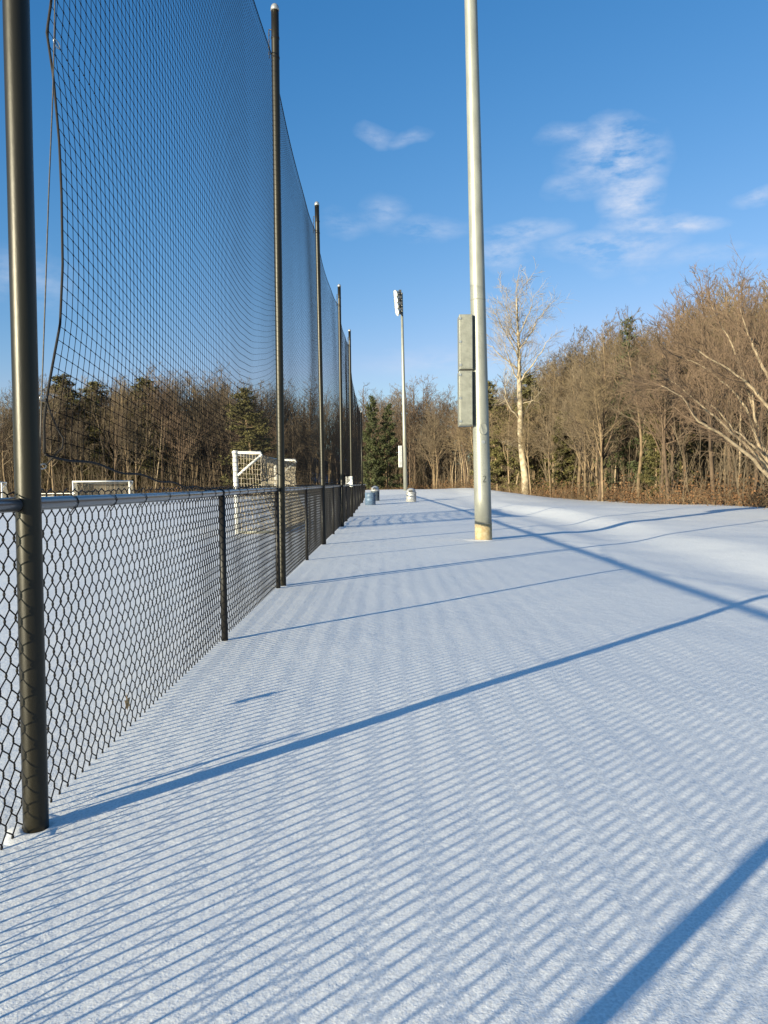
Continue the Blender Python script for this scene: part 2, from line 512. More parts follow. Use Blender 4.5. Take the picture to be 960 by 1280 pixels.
# dry leaf caught on the fence
c = at(157, 878, 5.0); c = at(157, 878, FX/ (at(157, 878, 1.0).x))
mb = MB(); rg = random.Random(3)
ol = [(0, -.05), (.02, -.03), (.045, -.035), (.03, -.005), (.05, .02), (.02, .02), (0, .055), (-.018, .02), (-.045, .025), (-.028, -.002), (-.04, -.03), (-.016, -.028)]
bb = len(mb.v); mb.v.append((c.x+.02, c.y, c.z))
for a, z in ol: mb.v.append((c.x+.006+.012*rg.random(), c.y+a, c.z+z))
for k in range(12): mb.f.append((0, 1+k, 1+(k+1) % 12))
o = mb.build('dry_leaf', M['leaf'], origin=tuple(c), smooth=False)
sm = o.modifiers.new('thick', 'SOLIDIFY'); sm.thickness = .001
tag(o, 'small curled tan leaf caught low in the chain-link mesh', 'leaf')

# ------------------------------------------------------------------ near light pole
lb = gp(604.5, 675); LY = lb.y
lt = at(588.5, 0, LY)
ld = (lt-lb); ld /= ld.z
drift(lb, .222, .50, .015, 7)
LP = empty('light_pole', lb, 'big galvanised light pole in the snow with two grey cabinets and a rusty base', 'light pole')
def lpr(z): return .222-.0046*z
mb = MB(); mb.tube([lb+ld*z for z in axis([(.42, 20.5, .7)])], [lpr(z) for z in axis([(.42, 20.5, .7)])], 40); mb.build('shaft', M['galv'], LP, origin=lb)
mb = MB(); mb.tube([lb+ld*z for z in (-.3, .2, .425)], .2215, 40); mb.build('base_section', M['rust'], LP, origin=lb)
for z, dr in ((.43, .004), (6.15, .003)):
    mb = MB(); c = lb+ld*z; mb.tube([c-ld*.012, c+ld*.012], lpr(z)+dr, 40)
    mb.build('seam_ring', M['box'], LP, origin=lb)
s = LY/F
def zz(py): return at(590, py, LY).z
from mathutils import Matrix
# cabinets on the left of the pole, facing the camera side
for (ya, yb) in ((395, 463.5), (464.5, 533)):
    z0, z1 = zz(yb), zz(ya)
    cx = at(581.5, (ya+yb)/2, LY).x
    mb = MB(); mb.box((cx, LY, (z0+z1)/2), (.345, .50, z1-z0-.012))
    cab = bevel(mb.build('cabinet', M['box'], LP, origin=lb, smooth=False), .012)
    mb = MB()
    mb.box((cx-.004, LY-.262, (z0+z1)/2), (.315, .018, z1-z0-.06))
    dr = bevel(mb.build('cabinet_door', M['box'], None, origin=None, smooth=False), .006)
    dr.data.transform(Matrix.Translation(-lb)); dr.parent = cab
    for k in range(3):
        z = z0+(z1-z0)*(.08+.42*k)
        mb = MB(); mb.box((cx-.152, LY-.268, z), (.06, .04, .055))
        la = mb.build('latch', M['cap'], None, smooth=False); la.data.transform(Matrix.Translation(-lb)); la.parent = cab
    for z in (z0+.25, (z0+z1)/2, z1-.12):
      mb = MB(); mb.box((cx+.21, LY, z), (.10, .09, .05))
      br = mb.build('mounting_bracket', M['dark'], None, smooth=False); br.data.transform(Matrix.Translation(-lb)); br.parent = cab
def on_pole(z, ang, out=0):
    c = lb+ld*z; r = lpr(z)+out
    return c+Vector((math.sin(ang)*r, -math.cos(ang)*r, 0))
# hand-hole cover, disc, stencilled number
def patch(name, zc, a0, w, h, m, th):
    mb = MB(); n = 20; ring = []
    r = lpr(zc)
    for o_ in (0.0, th):
        for k in range(n):
            a = 2*math.pi*k/n
            ring.append(on_pole(zc+h/2*math.sin(a), a0+(w/2*math.cos(a))/r, o_))
    mb.v = [tuple(p) for p in ring]
    mb.f = [tuple(range(n, 2*n))]+[(k, (k+1) % n, n+(k+1) % n, n+k) for k in range(n)]
    return mb.build(name, m, LP, origin=lb, smooth=False)
z1_ = zz(537)-lb.z
patch('hand_hole_cover', z1_, .12, .20, .29, M['galv'], .035)
patch('plug', zz(553)-lb.z, .12, .10, .09, M['cap'], .008)
zn = zz(600)-lb.z
mb = MB()
pl = [(-.030, .075), (-.012, .10), (.020, .09), (.022, .055), (-.005, .01), (-.032, -.045), (-.03, -.055), (.032, -.052)]
mb.tube([on_pole(zn+v_, .17+u_/.2, .001) for u_, v_ in pl], .010, 6)
mb.build('stencilled_number', M['marking'], LP, origin=lb)

# ------------------------------------------------------------------ far light pole
FYp = 75.0
fb = at(507, 613, FYp); fb.z = terr(fb.x, fb.y)
ft = at(502, 366, FYp); fd = ft-fb; H2 = fd.z; fd /= fd.z
FP = empty('light_pole', fb, 'slender far light pole carrying a cluster of white floodlights against the sky', 'light pole')
mb = MB(); mb.tube([fb+fd*z for z in (-.3, 6, 12, H2)], [.20, .18, .15, .11], 20); mb.build('shaft', M['galv'], FP, origin=fb)
mb = MB(); c = fb+fd*3.3; c.x -= .44; mb.box(c, (.36, .4, 2.1)); bevel(mb.build('cabinet', M['silver'], FP, origin=fb, smooth=False), .02)
tp = fb+fd*(H2-.05)
for k in range(4):
    z = tp.z-.15-.55*k
    mb = MB(); mb.box((tp.x-.14, tp.y, z), (.10, 2.6-.3*k, .10))
    mb.build('crossarm', M['dark'], FP, origin=fb, smooth=False)
mb = MB(); mb.box((tp.x-.06, tp.y, tp.z-1.0), (.055, .2, 2.0)); mb.build('mast_plate', M['dark'], FP, origin=fb, smooth=False)
def lamp_head(c, d, r=.27):
    d = Vector(d).normalized(); a = d.orthogonal().normalized(); b2 = d.cross(a)
    sh = MB(); prof = [(.06, -.34), (.12, -.30), (.13, -.14), (.27*r/.27, .05), (.29*r/.27, .14)]
    n = 16
    for rr, l in prof:
        for k in range(n):
            an = 2*math.pi*k/n; q = c+d*l+(a*math.cos(an)+b2*math.sin(an))*rr; sh.v.append(tuple(q))
    for i in range(len(prof)-1):
        for k in range(n):
            e = i*n+k; g = i*n+(k+1) % n; sh.f.append((e, g, g+n, e+n))
    sh.f.append(tuple(range(n)))
    o = sh.build('floodlight', M['silver'], FP, origin=fb)
    ln = MB()
    for k in range(n):
        an = 2*math.pi*k/n; q = c+d*.12+(a*math.cos(an)+b2*math.sin(an))*(.27*r/.27); ln.v.append(tuple(q))
    ln.v.append(tuple(c+d*.17))
    for k in range(n): ln.f.append((k, (k+1) % n, n))
    l = ln.build('lens', M['lamp'], None); l.data.transform(Matrix.Translation(-fb)); l.parent = o
    gb = MB(); gb.box(c-d*.42+Vector((0, 0, 0)), (.24, .26, .22)); g = gb.build('ballast_box', M['dark'], None, smooth=False)
    g.data.transform(Matrix.Translation(-fb)); g.parent = o
for k in range(4):
    for q in range(3 if k < 3 else 2):
        c = Vector((tp.x-.50+.04*k, tp.y+(q-1)*.85-.0*k, tp.z-.15-.56*k))
        lamp_head(c, (-.85, -.25+.12*(q-1), -.45), .30)

# ------------------------------------------------------------------ trash cans
def drum(c, r, h, m, name, label, lid=None, group='trash cans at the far end of the walk'):
    t = empty(name, c, label, 'trash can', group)
    mb = MB()
    pr = [(r*.96, 0), (r, .01), (r, h*.32), (r*1.035, h*.335), (r, h*.35), (r, h*.64), (r*1.035, h*.655), (r, h*.67), (r, h*.985), (r*1.04, h), (r*.95, h*1.0), (r*.93, h*.9), (.01, h*.88)]
    mb.lathe(pr, c, 28); mb.build('drum_body', m, t, origin=c)
    if lid:
        mb = MB(); mb.lathe([(r*1.06, h-.05), (r*1.08, h+.02), (r*.98, h+.03), (r*.92, h+.06), (r*.86, h+.17), (r*.62, h+.26), (r*.3, h+.31), (.01, h+.32)], c, 28)
        l = mb.build('dome_lid', lid, t, origin=c)
        mb = MB()
        cc = Vector(c)
        mb.box((cc.x-.04, cc.y-r*.87, cc.z+h+.12), (r*.8, .06, .10))
        f = mb.build('flap', M['dark'], None, smooth=False); f.data.transform(Matrix.Translation(-cc)); f.parent = l
    else:
        for sx in (-1, 1):
            mb = MB(); mb.tube([(c[0]+sx*r*1.0, c[1]-.06, c[2]+h*.80), (c[0]+sx*r*1.12, c[1]-.05, c[2]+h*.78), (c[0]+sx*r*1.12, c[1]+.05, c[2]+h*.78), (c[0]+sx*r, c[1]+.06, c[2]+h*.8)], .012, 6)
            mb.build('handle', M['dark'], t, origin=c)
    return t
p = gp(463, 631.2); u = p.y/F
drum(p, 6.6*u, 15.5*u, M['bluedrum'], 'trash_can', 'open blue trash can standing against the end of the fence, nearest of the three')
p = gp(469.0, 626.0); u = p.y/F
drum(p, 5.4*u, 13*u, M['darkdrum'], 'trash_can', 'dark trash can with a silver domed lid, behind the open blue one', M['silver'])
p = gp(514, 627.2); u = p.y/F
drum(p, 6.3*u, 11.2*u, M['silver'], 'trash_can', 'silver trash can with a domed lid, alone in front of the far light pole', M['silver'])

# white sign on the fence
mb = MB()
sc = at(436.5, 602, 34.3)
sg = empty('fence_sign', (sc.x, 34.3, 0), 'small white square sign standing above the far fence rail', 'sign')
sg.location = (sc.x, 34.3, 1.4)
o0 = (sc.x, 34.3, 1.4)
mb.box((sc.x, 34.3, sc.z), (.31, .02, .46)); bevel(mb.build('panel', M['white'], sg, origin=o0, smooth=False), .004)
mb = MB(); mb.tube([(sc.x-.05, 34.33, 1.30), (sc.x-.05, 34.33, sc.z+.2)], .015, 8); mb.build('bracket', M['galv'], sg, origin=o0)
mb = MB(); mb.tube([(sc.x-.02, 34.286, sc.z+.10), (sc.x+.05, 34.286, sc.z+.05), (sc.x-.03, 34.286, sc.z-.01)], .009, 5); mb.build('marking', M['marking'], sg, origin=o0)

# ------------------------------------------------------------------ soccer goals
def net_sheet(mb, P, nu, nv, r, rng, slack=.05):
    """P(u,v)->point; draws both families of cords"""
    g = [[P(i/nu, j/nv)+Vector([rng.uniform(-slack, slack)*.3 for _ in range(3)]) for j in range(nv+1)] for i in range(nu+1)]
    for i in range(nu+1): mb.tube(g[i], r, 3, cap=False)
    for j in range(nv+1): mb.tube([g[i][j] for i in range(nu+1)], r, 3, cap=False)
def lerp(a, b, t): return a+(b-a)*t
def goal(name, A, B, back, H, tb, bb_, label, pr=.055, netm=None, cell=.14, nr=.006, lean=None, full_back=True):
    """A,B: feet of the two uprights; back: unit vector to the rear"""
    A = Vector(A); B = Vector(B); back = Vector(back).normalized(); upv = Vector((0, 0, 1))
    t = empty(name, A, label, 'soccer goal', 'soccer goals on the far side of the fence')
    At, Bt = A+upv*H, B+upv*H
    if lean: At += lean; Bt += lean
    for P_, Q_ in ((A, At), (B, Bt)):
        mb = MB(); mb.tube([P_, Q_], pr, 14); mb.build('upright', M['white'], t, origin=A)
    mb = MB(); e = (Bt-At).normalized()*pr; mb.tube([At-e, Bt+e], pr, 14); mb.build('crossbar', M['white'], t, origin=A)
    for P_, Q_ in ((A, At), (B, Bt)):
        mb = MB(); mb.tube([Q_, Q_+back*tb*.96, Q_+back*tb-upv*.07, Q_+back*tb*.94-upv*.12], pr*.62, 8)
        mb.tube([Q_+back*tb*.96-upv*.10, lerp(P_, Q_, .70)], pr*.5, 8); mb.build('top_strut', M['white'], t, origin=A)
        mb = MB(); mb.tube([P_+upv*.05, P_+back*bb_+upv*.05], pr*.5, 8); mb.build('base_bar', M['galv'], t, origin=A)
    mb = MB(); mb.tube([A+back*bb_+upv*.05, B+back*bb_+upv*.05], pr*.5, 8); mb.build('rear_base_bar', M['galv'], t, origin=A)
    rng = random.Random(5); mb = MB()
    L = (B-A).length
    def roof(u, v): return lerp(lerp(At, Bt, u), lerp(At, Bt, u)+back*tb-upv*.08, v)-upv*(.22*math.sin(math.pi*u)*math.sin(math.pi*(v*.8+.1)))
    def rear(u, v):
        a = lerp(At, Bt, u)+back*tb-upv*.08; b_ = lerp(A, B, u)+back*bb_+upv*.06
        return lerp(a, b_, v)+back*(-.25*math.sin(math.pi*v)+.1*math.sin(math.pi*u*3)*math.sin(math.pi*v)*.5)-upv*(.22*math.sin(math.pi*u)*math.sin(math.pi*.9)*(1-v))
    net_sheet(mb, roof, int(L/cell), max(3, int(tb/cell)), nr, rng)
    net_sheet(mb, rear, int(L/cell), int(H/cell), nr, rng)
    for S, St in ((A, At), (B, Bt)):
        def side(u, v):
            a = lerp(St, St+back*tb-upv*.08, u); b_ = lerp(S, S+back*bb_, u)
            return lerp(a, b_, v)+back*(-.25*math.sin(math.pi*v)*u)
        net_sheet(mb, side, max(4, int(bb_/cell)), int(H/cell), nr, rng)
    mb.build('net', netm or M['goalnet'], t, origin=A)
    return t
# big goal seen from its side: uprights at 23.4 m and 31 m
ga = at(297, 660, 23.6); ga.z = 0; gb_ = at(347, 640, 31.2); gb_.z = 0
gt = at(293.5, 566, 23.6); HG = gt.z
goal('soccer_goal', ga, gb_, (1, -.03, 0), HG, .82, 1.35, 'large white soccer goal seen end-on behind the second net pole', pr=.075, cell=.15, nr=.011, lean=Vector((gt.x-ga.x, 0, 0)))
ga = at(91.5, 620, 68); ga.z = 0; gb_ = at(162, 620, 70); gb_.z = 0
goal('soccer_goal', ga, gb_, (.12, 1, 0), at(91, 602, 68).z, .7, 1.6, 'small white soccer goal facing the camera across the field, above the near fence rail', pr=.06, netm=M['smallnet'], cell=.12, nr=.013)
ga = at(-72, 620, 64); ga.z = 0; gb_ = at(2.5, 620, 66); gb_.z = 0
goal('soccer_goal', ga, gb_, (.12, 1, 0), at(2, 603, 66).z, .7, 1.6, 'white soccer goal cut by the left edge of the view', pr=.06, netm=M['smallnet'], cell=.14, nr=.011)
# bleachers
a = at(40, 620, 62); b_ = at(86, 620, 62)
bl = empty('bleachers', (a.x, 62, 0), 'low pale metal bleachers on the field just right of the nearest pole', 'bleachers')
o0 = (a.x, 62, 0); L = b_.x-a.x; zt = at(70, 617, 62).z
for k in range(4):
    z = zt*(.30+.233*k)
    mb = MB(); mb.box((a.x+L/2, 62+.45*k, z), (L, .28, .05)); mb.build('plank', M['alu'], bl, origin=o0, smooth=False)
for q in range(4):
    x = a.x+L*(.04+.306*q)
    mb = MB(); mb.tube([(x, 61.9, .02), (x, 63.4, zt-.06)], .03, 6); mb.tube([(x, 63.4, 0), (x, 63.4, zt-.04)], .03, 6); mb.tube([(x, 61.95, 0), (x, 61.95, zt*.28)], .03, 6); mb.tube([(x, 61.9, .03), (x, 63.4, .03)], .03, 6)
    mb.build('support_frame', M['alu'], bl, origin=o0)

# ------------------------------------------------------------------ trees
def curve(p, d, L, n, rng, upb=.0, wob=.15):
    pts = [p.copy()]; d = d.normalized(); st = L/n
    for i in range(n):
        d = (d+Vector((rng.gauss(0, wob), rng.gauss(0, wob), rng.gauss(0, wob)+upb))).normalized()
        p = p+d*st; pts.append(p.copy())
    return pts
def rad(r0, r1, n): return [r0+(r1-r0)*(i/n)**.8 for i in range(n+1)]
def side_dir(d, rng, ang):
    a = d.orthogonal().normalized(); b = d.cross(a); t = rng.uniform(0, 2*math.pi)
    return (d*math.cos(ang)+(a*math.cos(t)+b*math.sin(t))*math.sin(ang)).normalized()
def twiggery(mb, pts, r, rng, nsub, ntw, L, tr, start=.2):
    n = len(pts)-1
    for _ in range(nsub):
        f = rng.uniform(start, 1)*n; i = min(n-1, int(f)); p = pts[i].lerp(pts[i+1], f-i)
        d = (pts[i+1]-pts[i]).normalized()
        l = L*rng.uniform(.5, 1.1)*(1.15-.5*f/n)
        sp = curve(p, side_dir(d, rng, rng.uniform(.4, 1.05)), l, 4, rng, .05, .20)
        mb.tube(sp, rad(max(tr*1.5, r*.35), tr, 4), 3, cap=False)
        for _ in range(ntw):
            f2 = rng.uniform(.15, 1)*4; j = min(3, int(f2)); q = sp[j].lerp(sp[j+1], f2-j)
            d2 = (sp[j+1]-sp[j]).normalized(); l2 = l*rng.uniform(.25, .55)
            tp_ = curve(q, side_dir(d2, rng, rng.uniform(.35, .9)), l2, 2, rng, .06, .22)
            mb.tube(tp_, [tr, tr*.8, tr*.45], 3, cap=False)
def bare_tree(seed, H=12, r0=.14, nb=30, first=.33, spread=.30, nsub=7, ntw=7, tr=.0072, ang=(.55, 1.15), fork=0, lean=.03):
    rng = random.Random(seed)
    tk, cr = MB(), MB()
    d0 = Vector((rng.gauss(0, lean), rng.gauss(0, lean), 1))
    tp_ = curve(Vector((0, 0, -.3)), d0, H*.97+.3, 12, rng, .06, .045)
    tk.tube(tp_, [r0*(1.25 if i == 0 else 1)*(1-(i/12)**1.15*.93) for i in range(13)], 8)
    leaders = [(tp_, r0)]
    for k in range(fork):
        i = rng.randint(3, 6); p = tp_[i]
        L = H*(1-i/12)*rng.uniform(.75, .95)
        q = curve(p, side_dir(Vector((0, 0, 1)), rng, rng.uniform(.3, .55)), L, 8, rng, .07, .07)
        rr = r0*(1-(i/12))*.75
        tk.tube(q, [rr*(1-(j/8)*.93) for j in range(9)], 6); leaders.append((q, rr))
    for pts, rr in leaders:
        n = len(pts)-1; cnt = nb if pts is tp_ else nb//2
        fs = first if pts is tp_ else .15
        for k in range(cnt):
            f = fs+(1-fs)*((k+rng.random())/cnt)**.85; fi = min(n-1, int(f*n)); p = pts[fi].lerp(pts[fi+1], f*n-fi)
            L = H*spread*(1.0-.72*((f-fs)/(1-fs))**1.4)*rng.uniform(.65, 1.1)
            d = side_dir((pts[fi+1]-pts[fi]).normalized(), rng, rng.uniform(*ang))
            br = max(tr*2, rr*(1-f)*.45+.012)
            bp = curve(p, d, L, 5, rng, .09, .16)
            cr.tube(bp, rad(br, tr*1.3, 5), 4, cap=False)
            twiggery(cr, bp, br, rng, max(3, int(nsub*L/(H*spread)+1)), ntw, L*.5, tr)
    return tk, cr
def pine(seed, H=12, r0=.16, first=.05, R0=2.6, n=105, tuft=60, size=.30, dome=2.2):
    rng = random.Random(seed); tk, cr = MB(), MB()
    tp_ = curve(Vector((0, 0, -.3)), Vector((0, 0, 1)), H+.3, 10, rng, .05, .02)
    tk.tube(tp_, [r0*(1-i/10*.93) for i in range(11)], 8)
    for k in range(n):
        f = first+(1-first)*(k+rng.random())/n; fi = min(9, int(f*10)); p = tp_[fi].lerp(tp_[fi+1], f*10-fi)
        L = R0*(1.02-f**dome)**.8*rng.uniform(.6, 1.1)+.15
        a = rng.uniform(0, 2*math.pi); d = Vector((math.cos(a), math.sin(a), rng.uniform(-.05, .35)))
        bp = curve(p, d, L, 4, rng, .03, .1); tk.tube(bp, rad(.03, .01, 4), 4, cap=False)
        for _ in range(int(tuft*L/R0)+8):
            g = rng.uniform(.25, 1.05)*4; j = min(3, int(g)); c = bp[j].lerp(bp[j+1], g-j)
            c = c+Vector((rng.gauss(0, .20), rng.gauss(0, .20), rng.gauss(0, .10)))
            for _ in range(3):
                e = Vector((rng.gauss(0, 1), rng.gauss(0, 1), rng.gauss(.3, .7))).normalized()
                w = side_dir(e, rng, 1.57)*size*.20
                cr.tri(c-w, c+w, c+e*size*rng.uniform(.6, 1.2))
    return tk, cr

protos = {}
def proto(key, tkcr, bm, tm):
    tk, cr = tkcr
    protos[key] = (tk.mesh(key+'_trunk', bm), cr.mesh(key+'_crown', tm, smooth=False), 12.0)
for i in range(3): proto('grey%d' % i, bare_tree(10+i, fork=i % 2+1), bark['grey'], twig['grey'])
for i in range(3): proto('tan%d' % i, bare_tree(20+i, fork=2, r0=.10, first=.42, spread=.26), bark['tan'], twig['tan'])
for i in range(3): proto('red%d' % i, bare_tree(30+i, fork=2, spread=.27, nsub=8, ntw=8, tr=.0068), bark['dark'], twig['red'])
for i in range(2): proto('dark%d' % i, bare_tree(40+i, fork=1, first=.12, spread=.3), bark['dark'], twig['dark'])
for i in range(2): proto('slim%d' % i, bare_tree(50+i, H=12, r0=.085, nb=20, first=.45, spread=.18, nsub=5, ntw=6), bark['pale2'], twig['grey'])
for i in range(2): proto('pine%d' % i, pine(60+i, R0=2.5+.5*i, dome=1.4), bark['dark'], pine_m[0])
for i in range(2): proto('olive%d' % i, pine(70+i, R0=2.1+.6*i, dome=2.6), bark['tan'], pine_m[1])
def put(name, key, x, y, h, label, cat, group=None, rz=0, wide=1.0, sink=0.0):
    a, c, H0 = protos[key]
    s = h/H0
    r = bpy.data.objects.new(name, None); C.objects.link(r)
    r.location = (x, y, terr(x, y)-sink); r.rotation_euler = (0, 0, rz); r.scale = (s*wide, s*wide, s)
    tag(r, label, cat, group)
    for nm, me in (('trunk', a), ('crown', c)):
        o = bpy.data.objects.new(nm, me); C.objects.link(o); o.parent = r
    return r

PROFILE = [(-150, 480), (0, 488), (60, 472), (130, 474), (200, 462), (240, 470), (280, 460), (330, 478), (440, 484), (520, 478), (560, 486), (600, 486), (640, 474), (690, 452), (720, 428), (780, 400), (830, 398), (862, 375), (890, 350), (960, 360), (1100, 340), (1500, 300)]
def prof(px):
    for (a, ya), (b_, yb) in zip(PROFILE, PROFILE[1:]):
        if px <= b_: return ya+(yb-ya)*(px-a)/(b_-a) if px > a else ya
    return PROFILE[-1][1]
def along(s):
    acc = 0
    for (x0, y0), (x1, y1) in zip(EDGE[1:], EDGE[2:]):
        L = math.hypot(x1-x0, y1-y0)
        if s < acc+L:
            t = (s-acc)/L; return x0+(x1-x0)*t, y0+(y1-y0)*t, -(y1-y0)/L, (x1-x0)/L
        acc += L
    return None
rg = random.Random(77)
DESC = {
 'grey': ('grey-brown tree, leafless', 'bare_tree'), 'tan': ('straw-brown tree, leafless', 'bare_tree'),
 'red': ('russet-twigged tree, leafless', 'bare_tree'), 'dark': ('dark bushy tree, leafless', 'bare_tree'),
 'slim': ('slim tall-stemmed sapling, leafless', 'sapling'), 'pine': ('dark green pine', 'pine_tree'), 'olive': ('olive-green conifer', 'pine_tree')}
def region(px):
    if px < 20: return 'left of the nearest net pole'
    if px < 345: return 'seen through the near panel of the net'
    if px < 448: return 'seen through the far panels of the net'
    if px < 590: return 'between the net and the near light pole'
    if px < 700: return 'just right of the near light pole'
    return 'along the right-hand side of the snow'
ntree = 0
s = 4
while True:
    e = along(s)
    if e is None: break
    x0, y0, nx_, ny_2 = e
    if y0 < 5: break
    right = x0 > 6
    rows = ((1.2, 1.0), (4.2, 1), (8, 1), (13, 1), (19, 1)) if right else ((1.5, 1), (5, 1), (10, 1), (17, 1))
    for rd, _ in rows:
        dd = rd+rg.uniform(-1.2, 1.6); sl = rg.uniform(-1.3, 1.3)
        x = x0+nx_*dd+ny_2*sl; y = y0+ny_2*dd-nx_*sl
        if y < 6: continue
        px, py = project((x, y, 1.5))
        if px > 1180 or px < -260: continue
        if right:
            k = rg.choices(['grey', 'tan', 'red', 'dark', 'slim', 'olive', 'pine'], [3.5, 5, 4 if px > 800 else 1.5, 1.5, 7 if rd < 9 else 1, .5, .08])[0]
        else:
            k = rg.choices(['grey', 'tan', 'red', 'dark', 'slim', 'olive', 'pine'], [5, .8, 3, 3, .3, .5, .12])[0]
        if ntree > 285: break
        yh = 604-(px-480)*.012
        d = y
        top = 1.5+d*(yh-prof(px))/F
        hgt = top-terr(x, y)
        hgt *= rg.uniform(.92, 1.06) if rd > 3 else rg.uniform(.65, .97)
        if k == 'slim': hgt *= .85
        if k in ('olive', 'pine'): hgt *= .62
        idx = rg.randrange({'grey': 3, 'tan': 3, 'red': 3}.get(k, 2))
        ds, nm = DESC[k]
        rgn = region(px)
        put(nm, '%s%d' % (k, idx), x, y, max(4, hgt), '%s in the wood %s' % (ds, rgn), 'tree', '%s %s' % (ds.split(',')[0]+'s', rgn), rg.uniform(0, 6.28), rg.uniform(.85, 1.25) if hgt < 13 else rg.uniform(.8, 1.0))
        ntree += 1
    s += 1.75 if right else 2.35
print('TREES', ntree)

def put_px(name, key, px, pytop, Y, label, cat='tree', wide=1.0, group=None, rz=0.0):
    p = at(px, 600, Y); z = terr(p.x, Y)
    yh = 604-(px-480)*.012
    h = 1.5+Y*(yh-pytop)/F-z
    return put(name, key, p.x, Y, h, label, cat, group, rz, wide)
# named evergreens
put_px('pine_tree', 'pine0', 464, 496, 100, 'tall dark green pine left of two, just past the far end of the net', wide=.75)
put_px('pine_tree', 'pine1', 484, 506, 101, 'dark green pine, right of two, just left of the far light pole', wide=.75, rz=2)
put_px('pine_tree', 'olive1', 318, 486, 101, 'broad dark pine seen through the net left of the second net pole', wide=1.25, rz=1)
put_px('pine_tree', 'olive0', 76, 472, 114, 'olive conifer top showing right of the nearest pole', wide=1.5)
put_px('pine_tree', 'olive1', 133, 478, 113, 'middle olive conifer seen through the near net panel', wide=1.5, rz=1)
put_px('pine_tree', 'olive0', 186, 474, 112, 'olive conifer rising above the small soccer goal', wide=1.5, rz=3)
put_px('pine_tree', 'olive1', 622, 478, 78, 'olive conifer close right of the near light pole', wide=1.0, rz=1)
put_px('pine_tree', 'olive0', 668, 470, 74, 'olive conifer behind the pale sycamore', wide=1.15, rz=4)
put_px('pine_tree', 'olive0', 703, 515, 65, 'low olive conifer at the wood edge, right of the sycamore', wide=1.1, rz=2)
put_px('pine_tree', 'pine1', 822, 452, 50, 'dark conifer top between the pointed conifer and the leaning pale tree', wide=.9, rz=3)
proto('spire0', pine(80, R0=2.2, dome=.9, n=60, tuft=40, size=.24), bark['dark'], pine_m[0])
put_px('pine_tree', 'spire0', 772, 398, 58, 'dark pointed conifer standing above the right-hand wood', wide=.75, rz=4)
put_px('pine_tree', 'olive1', 852, 435, 56, 'broad olive conifer behind the leaning pale tree', wide=1.0, rz=4)
put_px('bare_tree', 'red2', 893, 340, 40, 'tall reddish bare tree highest on the right skyline', wide=.85, rz=2)
put_px('bare_tree', 'red0', 945, 352, 38, 'wide reddish bare tree behind the leaning pale tree', wide=1.0, rz=5)

# pale sycamore
def sycamore():
    Y = 70.0
    b = at(657.5, 617.5, Y); b.z = terr(b.x, Y)
    path = [(657.5, 619), (657, 600), (653, 570), (650.5, 540), (650.5, 515), (649.5, 490), (649, 465), (649, 440), (648, 415), (647, 392), (646, 368), (645, 345)]
    sh = lambda y: y+max(0, 500-y)*.13
    pts = [at(x, sh(y), Y+.15*math.sin(i)) for i, (x, y) in enumerate(path)]
    pts[0].z = b.z-.3
    rng = random.Random(6); tk, cr = MB(), MB()
    rr = [.36, .33, .30, .27, .25, .23, .20, .165, .13, .10, .065, .025]
    tk.tube(pts, rr, 12)
    limbs = [((650.5, 525), [(640, 512), (633, 500), (631, 485), (636, 470)], .12), ((653, 520), [(662, 505), (672, 495), (680, 480)], .10), ((653, 552), [(643, 556), (632, 556)], .06),
             ((649, 478), [(657, 462), (668, 445), (680, 425), (690, 405)], .11), ((649, 478), [(640, 455), (633, 430), (628, 405)], .10),
             ((648, 440), [(640, 420), (628, 395), (620, 375)], .10), ((648, 430), [(660, 410), (672, 385), (684, 368), (697, 352)], .10),
             ((648, 455), [(630, 440), (615, 425), (604, 415)], .09), ((648, 410), [(656, 390), (664, 368), (668, 348)], .08), ((648, 415), [(640, 395), (634, 370), (628, 352)], .08),
             ((649, 470), [(665, 462), (682, 452), (700, 440)], .08), ((651, 500), [(634, 498), (618, 490)], .05), ((650, 505), [(665, 500), (676, 505)], .05)]
    for (s0, pp, r) in limbs:
        ph = rng.uniform(0, 6.28); dep = math.sin(ph)*2.4
        q = [at(s0[0], sh(s0[1]), Y)]+[at(x, sh(y), Y+dep*(i+1)/len(pp)) for i, (x, y) in enumerate(pp)]
        # resample
        fine = []
        for a_, b_ in zip(q, q[1:]):
            for k in range(3): fine.append(a_.lerp(b_, k/3)+Vector((rng.gauss(0, .05), rng.gauss(0, .05), rng.gauss(0, .05))))
        fine.append(q[-1]); n = len(fine)-1
        tk.tube(fine, [r*.78*(1-.8*i/n) for i in range(n+1)], 6)
        twiggery(cr, fine, r*.3, rng, 17 if r > .06 else 6, 8, 2.9 if r > .06 else 1.4, .0075, .25)
    n = len(pts)-1
    for k in range(44):
        f = rng.uniform(.5, 1)*n; i = min(n-1, int(f)); p = pts[i].lerp(pts[i+1], f-i)
        L = rng.uniform(2, 4.9)*(1.3-.6*f/n)
        bp = curve(p, side_dir(Vector((0, 0, 1)), rng, rng.uniform(.45, 1.1)), L, 5, rng, .12, .1)
        cr.tube(bp, rad(.032, .010, 5), 4, cap=False); twiggery(cr, bp, .026, rng, 6, 7, L*.5, .0075)
    t = empty('sycamore_tree', b, 'tall pale-barked bare sycamore standing apart, right of the near light pole', 'tree')
    tk.build('trunk', bark['pale'], t, origin=b); cr.build('crown', twig['pale'], t, origin=b, smooth=False)
sycamore()

